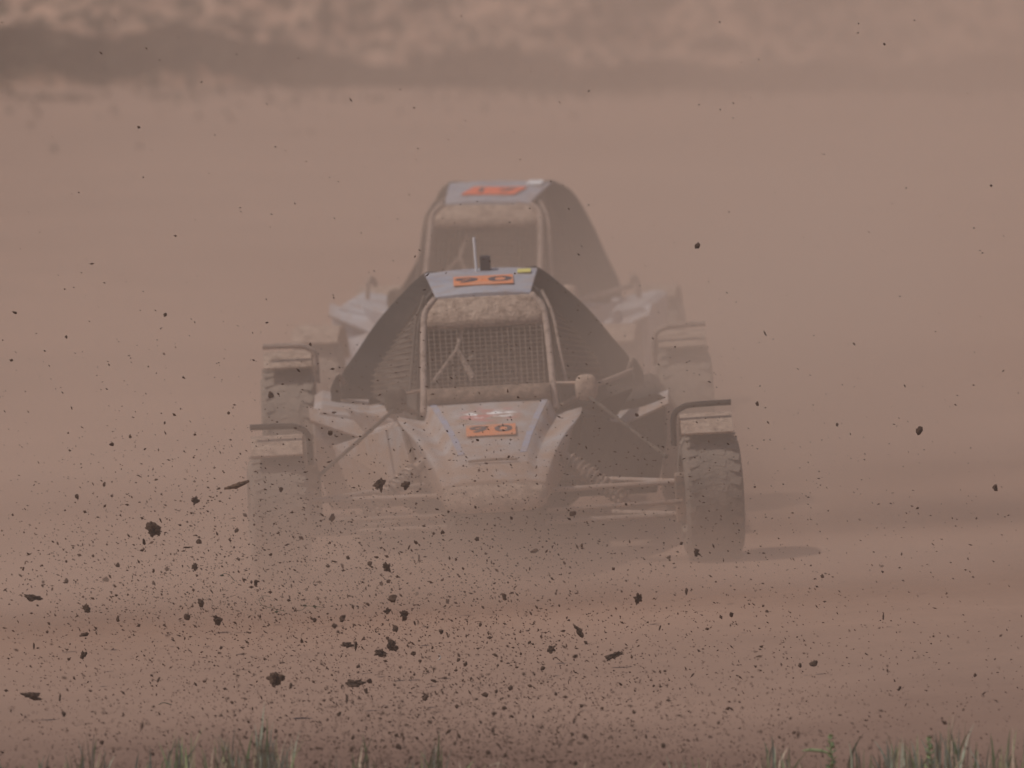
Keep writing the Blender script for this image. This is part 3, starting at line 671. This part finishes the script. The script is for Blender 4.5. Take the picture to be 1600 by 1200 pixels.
def clod_label(px, py, s):
    size = 'small' if s > 6 else 'tiny'
    if py < 420: where = 'high in the haze above the mirrors' + (' at left' if px < 560 else ' at right' if px > 950 else '')
    elif py < 700: where = 'at cabin height ' + ('left of the leading buggy' if px < 400 else 'in front of its bodywork' if px < 1170 else 'right of the leading buggy')
    elif py < 890: where = 'at wheel height ' + ('left of the leading buggy' if px < 395 else 'before its left front wheel' if px < 500 else 'under its nose and arms' if px < 1060 else 'by its right front wheel' if px < 1180 else 'far right of it')
    elif py < 1080: where = 'in the middle of the spray ' + ('at the left edge' if px < 200 else 'left of its centre' if px < 500 else 'at its centre' if px < 800 else 'right of its centre' if px < 1150 else 'at the right edge')
    else: where = 'low in the spray just above the grass ' + ('at left' if px < 300 else 'at left centre' if px < 600 else 'in the middle' if px < 850 else 'at right centre' if px < 1200 else 'at right')
    return size + ' dark earth clod ' + where
placed = [(b[0], b[1]) for b in BIG]; n = 0
for px, py in sample(1200):
    if n >= 264: break
    if any(abs(px - a) < 9 and abs(py - b) < 9 for a, b in placed): continue
    if random.random() < .5 and px > 900: continue
    placed.append((px, py)); n += 1
    s = min(12.5, random.lognormvariate(math.log(5.2), .32))
    o = put('earth_clod', random.choice(var), px, py, pickY(py), s); tag(o, clod_label(px, py, s), 'clod', GR)
# the rest of the spray: tiny crumbs, far too many to count
rng = np.random.default_rng(3)
octv = np.array([(1, 0, 0), (-1, 0, 0), (0, 1, 0), (0, -1, 0), (0, 0, 1), (0, 0, -1)], float) * .5
octf = np.array([(0, 2, 4), (2, 1, 4), (1, 3, 4), (3, 0, 4), (2, 0, 5), (1, 2, 5), (3, 1, 5), (0, 3, 5)])
pts = sample(24000); vs, fs = [], []
for i, (px, py) in enumerate(pts):
    Y = pickY(py, 3.6); c = np.array(P(px, py, Y))
    s = min(7, rng.lognormal(math.log(1.75), .40)) / F * Y
    st_ = np.array((rng.uniform(.8, 2.2), rng.uniform(.6, 1), rng.uniform(.5, 1)))
    q = __import__('mathutils').Euler((rng.uniform(0, 6.3), rng.normal(.45, .5), rng.uniform(0, .6))).to_matrix()
    v = (octv * (1 + rng.uniform(-.3, .4, (6, 1))) * st_ * s) @ np.array(q).T + c
    vs.append(v); fs.append(octf + 6 * i)
me = bpy.data.meshes.new('grit'); me.from_pydata(np.concatenate(vs).tolist(), [], np.concatenate(fs).tolist()); me.materials.append(M['clod'])
o = bpy.data.objects.new('grit', me); COL.objects.link(o); tag(o, 'fine dark crumbs of earth sprayed up in front of the buggies', 'grit', kind='stuff')
# splinter of bark
def bark(bm):
    secs = []
    for k in range(13):
        t = k / 12; x = (t - .5) * .098; r = .0042 + .009 * math.sin(math.pi * min(1, t * .9 + .08)) * (.6 + .8 * t)
        cz = .030 * (t - .5) + .012 * (t - .5) ** 2 - .004
        secs.append([Vector((x, r * 1.0 * math.cos(a) * .8, cz + r * math.sin(a) * (.8 + .35 * noise.noise(Vector((k * .9, a * 2, 1)))))) for a in np.linspace(0, 2 * math.pi, 10, False)])
    loft(bm, secs)
    bmesh.ops.create_icosphere(bm, subdivisions=2, radius=.0062, matrix=Matrix.Translation((-.004, 0, -.013)) @ Matrix.Diagonal((1.5, 1, .8, 1)))
o = one('bark_splinter', 'bark', None, bark, smooth=False); o.location = P(370, 757, 44.0); tag(o, 'long brown splinter of bark in the air left of the front wheel', 'splinter')
def stem(pix, Y, r, lab, nodes=()):
    c0 = P(*pix[0], Y)
    def f(bm):
        pts = catmull([P(a, b, Y + .02 * math.sin(a)) - c0 for a, b in pix], 5); tube(bm, pts, r, 5)
        for a, b in nodes: bmesh.ops.create_icosphere(bm, subdivisions=1, radius=.006, matrix=Matrix.Translation(P(a, b, Y) - c0) @ Matrix.Diagonal((1.5, 1, .7, 1)))
    o = one('grass_stem', 'greenstem', None, f); o.location = c0; tag(o, lab, 'stem', 'torn grass stems in the air')
stem([(345, 899), (352, 896), (360, 900), (367, 908)], 44, .0010, 'short bent green stem with a leaf flying above the debris fan', [(347, 899)])
stem([(405, 936), (412, 931), (422, 932)], 43.8, .0009, 'short pale green stem tip flying left of the long thin one')
stem([(405, 940), (412, 947), (425, 950), (436, 953), (446, 955)], 43.6, .0010, 'long thin green stem flying low under the left front wheel', [(432, 956)])
stem([(462, 954), (472, 953), (480, 947), (495, 948), (508, 949)], 43.6, .0009, 'thin knotted green stem flying right of the long one', [(476, 946), (492, 948)])
stem([(248, 1101), (256, 1098), (268, 1101)], 41, .0016, 'curved brown stem flying low at left')
def curl(bm): tube(bm, [Vector((.009 * math.cos(a), .002 * math.sin(3 * a), .010 * math.sin(a))) for a in np.linspace(-1.9, 1.4, 10)], [.001 + .0022 * math.sin(math.pi * k / 9) for k in range(10)], 6)
o = one('pale_curl', 'chip', None, curl); o.location = P(684, 1027, 42); tag(o, 'small pale curled flake flying right of the debris fan centre', 'flake')

# ------------------------------------------------------------------ grass verge in front
it = []
def gz(x, y): return track_z(x, y)
clumps = [(65, .10, 8), (130, .14, 12), (158, .10, 8), (235, .10, 8), (275, .17, 16), (292, .14, 12), (340, .14, 16), (365, .18, 14), (385, .12, 12), (410, .22, 16), (432, .17, 16), (450, .15, 10), (515, .09, 6), (565, .13, 9), (580, .10, 6), (635, .09, 5), (680, .16, 9), (668, .12, 7),
          (1195, .10, 10), (1215, .13, 12), (1240, .10, 6), (1335, .12, 10), (1385, .12, 14), (1405, .14, 12), (1440, .12, 14), (1470, .14, 18), (1488, .18, 16), (1530, .12, 12), (1568, .13, 8), (1595, .14, 12), (1050, .07, 5), (900, .05, 4), (0, .09, 10), (25, .07, 8), (755, .05, 3)]
for px, L, n in clumps:
    x = (px - 800) / F * 38.9
    for _ in range(int(n * 1.0)):
        y = random.uniform(38.2, 38.95); xx = x + random.gauss(0, .022)
        it.append(((xx, y, gz(xx, y) - .01), L * 1.3 * random.uniform(.55, 1.0) + (38.9 - y) * .04, random.uniform(.006, .015), random.choice([0, math.pi]) + random.gauss(0, .7), abs(random.gauss(.1, .16)), random.choice([0, 3, 3, 1, 1, 2])))
for _ in range(1900):
    xx = random.uniform(-2.2, 2.2); y = random.uniform(37.6, 38.95)
    if noise.noise(Vector((xx * 1.6, 0, 11))) < -.15 and random.random() < .75: continue
    it.append(((xx, y, gz(xx, y) - .01), random.uniform(.02, .085) * (1 if abs(xx + .6) < 1.4 or xx > .8 else .5), random.uniform(.004, .008), random.uniform(0, 6.3), random.uniform(.05, .6), random.choice([0, 1, 2, 2, 2])))
o = blades('grass', it, G); tag(o, 'green and dry grass blades along the near edge of the dirt track', 'grass', kind='stuff')
def weed(px, hgt, lab, arm):
    x = (px - 800) / F * 38.6; y = 38.6; t = empty('weed', (x, y, gz(x, y) - .01)); tag(t, lab, 'weed', 'dark weeds standing in the verge')
    one('stem', G[0], t, lambda bm: tube(bm, [(0, 0, 0), (.004, 0, hgt * .5), (-.008, 0, hgt)], [.004, .003, .0015], 6))
    for k in range(16):
        z = hgt * (.25 + .047 * k); a = k * 2.4; L = .03 * (1.1 - .03 * k)
        def lf(bm, z=z, a=a, L=L):
            dv = Vector((math.cos(a), math.sin(a), .75)).normalized(); sd = Vector((-math.sin(a), math.cos(a), 0))
            vs = [Vector((0, 0, z)) + dv * L * u + sd * wd_ * .009 for u, wd_ in ((0, 0), (.35, 1), (.7, .8), (1, 0), (.7, -.8), (.35, -1))]; slab(bm, vs, .001)
        one('leaf', G[0], t, lf)
    if arm:
        one('side_shoot', G[0], t, lambda bm: (tube(bm, [(0, 0, hgt * .62), (-.035, 0, hgt * .68), (-.075, 0, hgt * .70), (-.10, 0, hgt * .68)], [.003, .006, .006, .001], 6)))
weed(1302, .175, 'dark leafy weed with a side shoot in the near verge', True)
weed(1457, .165, 'slim dark weed upright among the grass at right', False)
def loop(bm): tube(bm, [Vector((.035 * math.cos(a), 0, .022 * math.sin(a))) for a in np.linspace(.2, 2.9, 14)], .0022, 5)
o = one('dry_stalk', G[2], None, loop); o.location = P(778, 1203, 38.9); tag(o, 'pale dry stalk arched over the ground at the bottom edge', 'stalk')

# ------------------------------------------------------------------ dust in the air
def dust(name, lo, hi, plumes, label, color, nscale, gnd=0):
    bm = bmesh.new(); bmesh.ops.create_cube(bm, size=1)
    bmesh.ops.transform(bm, matrix=Matrix.Translation([(a + b) / 2 for a, b in zip(lo, hi)]) @ Matrix.Diagonal([b - a for a, b in zip(lo, hi)] + [1]), verts=bm.verts)
    m = bpy.data.materials.new(name); m.use_nodes = True; n = m.node_tree; n.nodes.clear()
    out = n.nodes.new('ShaderNodeOutputMaterial'); pv = n.nodes.new('ShaderNodeVolumePrincipled'); n.links.new(pv.outputs[0], out.inputs['Volume'])
    pv.inputs['Color'].default_value = (*color, 1); pv.inputs['Anisotropy'].default_value = 0.0
    tc = n.nodes.new('ShaderNodeTexCoord')
    nz = n.nodes.new('ShaderNodeTexNoise'); nz.inputs['Scale'].default_value = nscale; nz.inputs['Detail'].default_value = 4; nz.inputs['Roughness'].default_value = .6
    n.links.new(tc.outputs['Object'], nz.inputs['Vector'])
    mr = n.nodes.new('ShaderNodeMapRange'); mr.inputs[1].default_value = .30; mr.inputs[2].default_value = .70; mr.inputs[3].default_value = .45; mr.inputs[4].default_value = 1.55
    n.links.new(nz.outputs[0], mr.inputs[0])
    tot = None
    def math_(op, a, b=None):
        x = n.nodes.new('ShaderNodeMath'); x.operation = op
        for i, v in enumerate((a, b)):
            if v is None: continue
            if isinstance(v, (int, float)): x.inputs[i].default_value = v
            else: n.links.new(v, x.inputs[i])
        return x.outputs[0]
    for c, r, A in plumes:
        s = n.nodes.new('ShaderNodeVectorMath'); s.operation = 'SUBTRACT'; n.links.new(tc.outputs['Object'], s.inputs[0]); s.inputs[1].default_value = c
        q = n.nodes.new('ShaderNodeVectorMath'); q.operation = 'DIVIDE'; n.links.new(s.outputs[0], q.inputs[0]); q.inputs[1].default_value = r
        dt = n.nodes.new('ShaderNodeVectorMath'); dt.operation = 'DOT_PRODUCT'; n.links.new(q.outputs[0], dt.inputs[0]); n.links.new(q.outputs[0], dt.inputs[1])
        g = math_('MULTIPLY', math_('EXPONENT', math_('MULTIPLY', dt.outputs['Value'], -1.0)), float(A))
        tot = g if tot is None else math_('ADD', tot, g)
    n.links.new(math_('MULTIPLY', tot, mr.outputs[0]), pv.inputs['Density'])
    o = finish(name, bm, m); tag(o, label, 'dust', kind='stuff'); return o
DC = (.92, .735, .62)
NEAR = [((-.5, 45.05, .1), (4.2, .85, 1.4), .32),
        ((-.75, 44.95, .0), (.75, .5, .50), .95),
        ((.1, 44.95, -.08), (1.9, .55, .26), 2.0),
        ((.2, 49.4, .4), (3.5, 1.2, 1.7), .26),
        ((1.2, 47.4, .45), (.7, .7, .8), 1.1)]
FAR = [((8.4, 62, 1.6), (7.0, 6, 4.5), .28),
       ((4, 56, .4), (5, 2.5, 1.6), .12)]
dust('dust_cloud', (-8, 43.2, -.6), (8, 53, 4.2), NEAR, 'thick brown dust kicked up round the two buggies', DC, .9)
dust('dust_cloud', (-24, 50.5, -.6), (24, 79, 5.2), FAR, 'wide brown dust trail hanging over the track behind the buggies', DC, .25)
hb = bmesh.new(); bmesh.ops.create_cube(hb, size=1)
bmesh.ops.transform(hb, matrix=Matrix.Translation((0, 320, 2.3)) @ Matrix.Diagonal((880, 800, 7.6, 1)), verts=hb.verts)
hm = bpy.data.materials.new('haze'); hm.use_nodes = True; hn = hm.node_tree; hn.nodes.clear()
ho = hn.nodes.new('ShaderNodeOutputMaterial'); hv = hn.nodes.new('ShaderNodeVolumePrincipled'); hn.links.new(hv.outputs[0], ho.inputs['Volume'])
hv.inputs['Color'].default_value = (*DC, 1); hv.inputs['Density'].default_value = .0022
tag(finish('haze', hb, hm), 'thin brown dust haze over the whole dirt track', 'haze', kind='stuff')
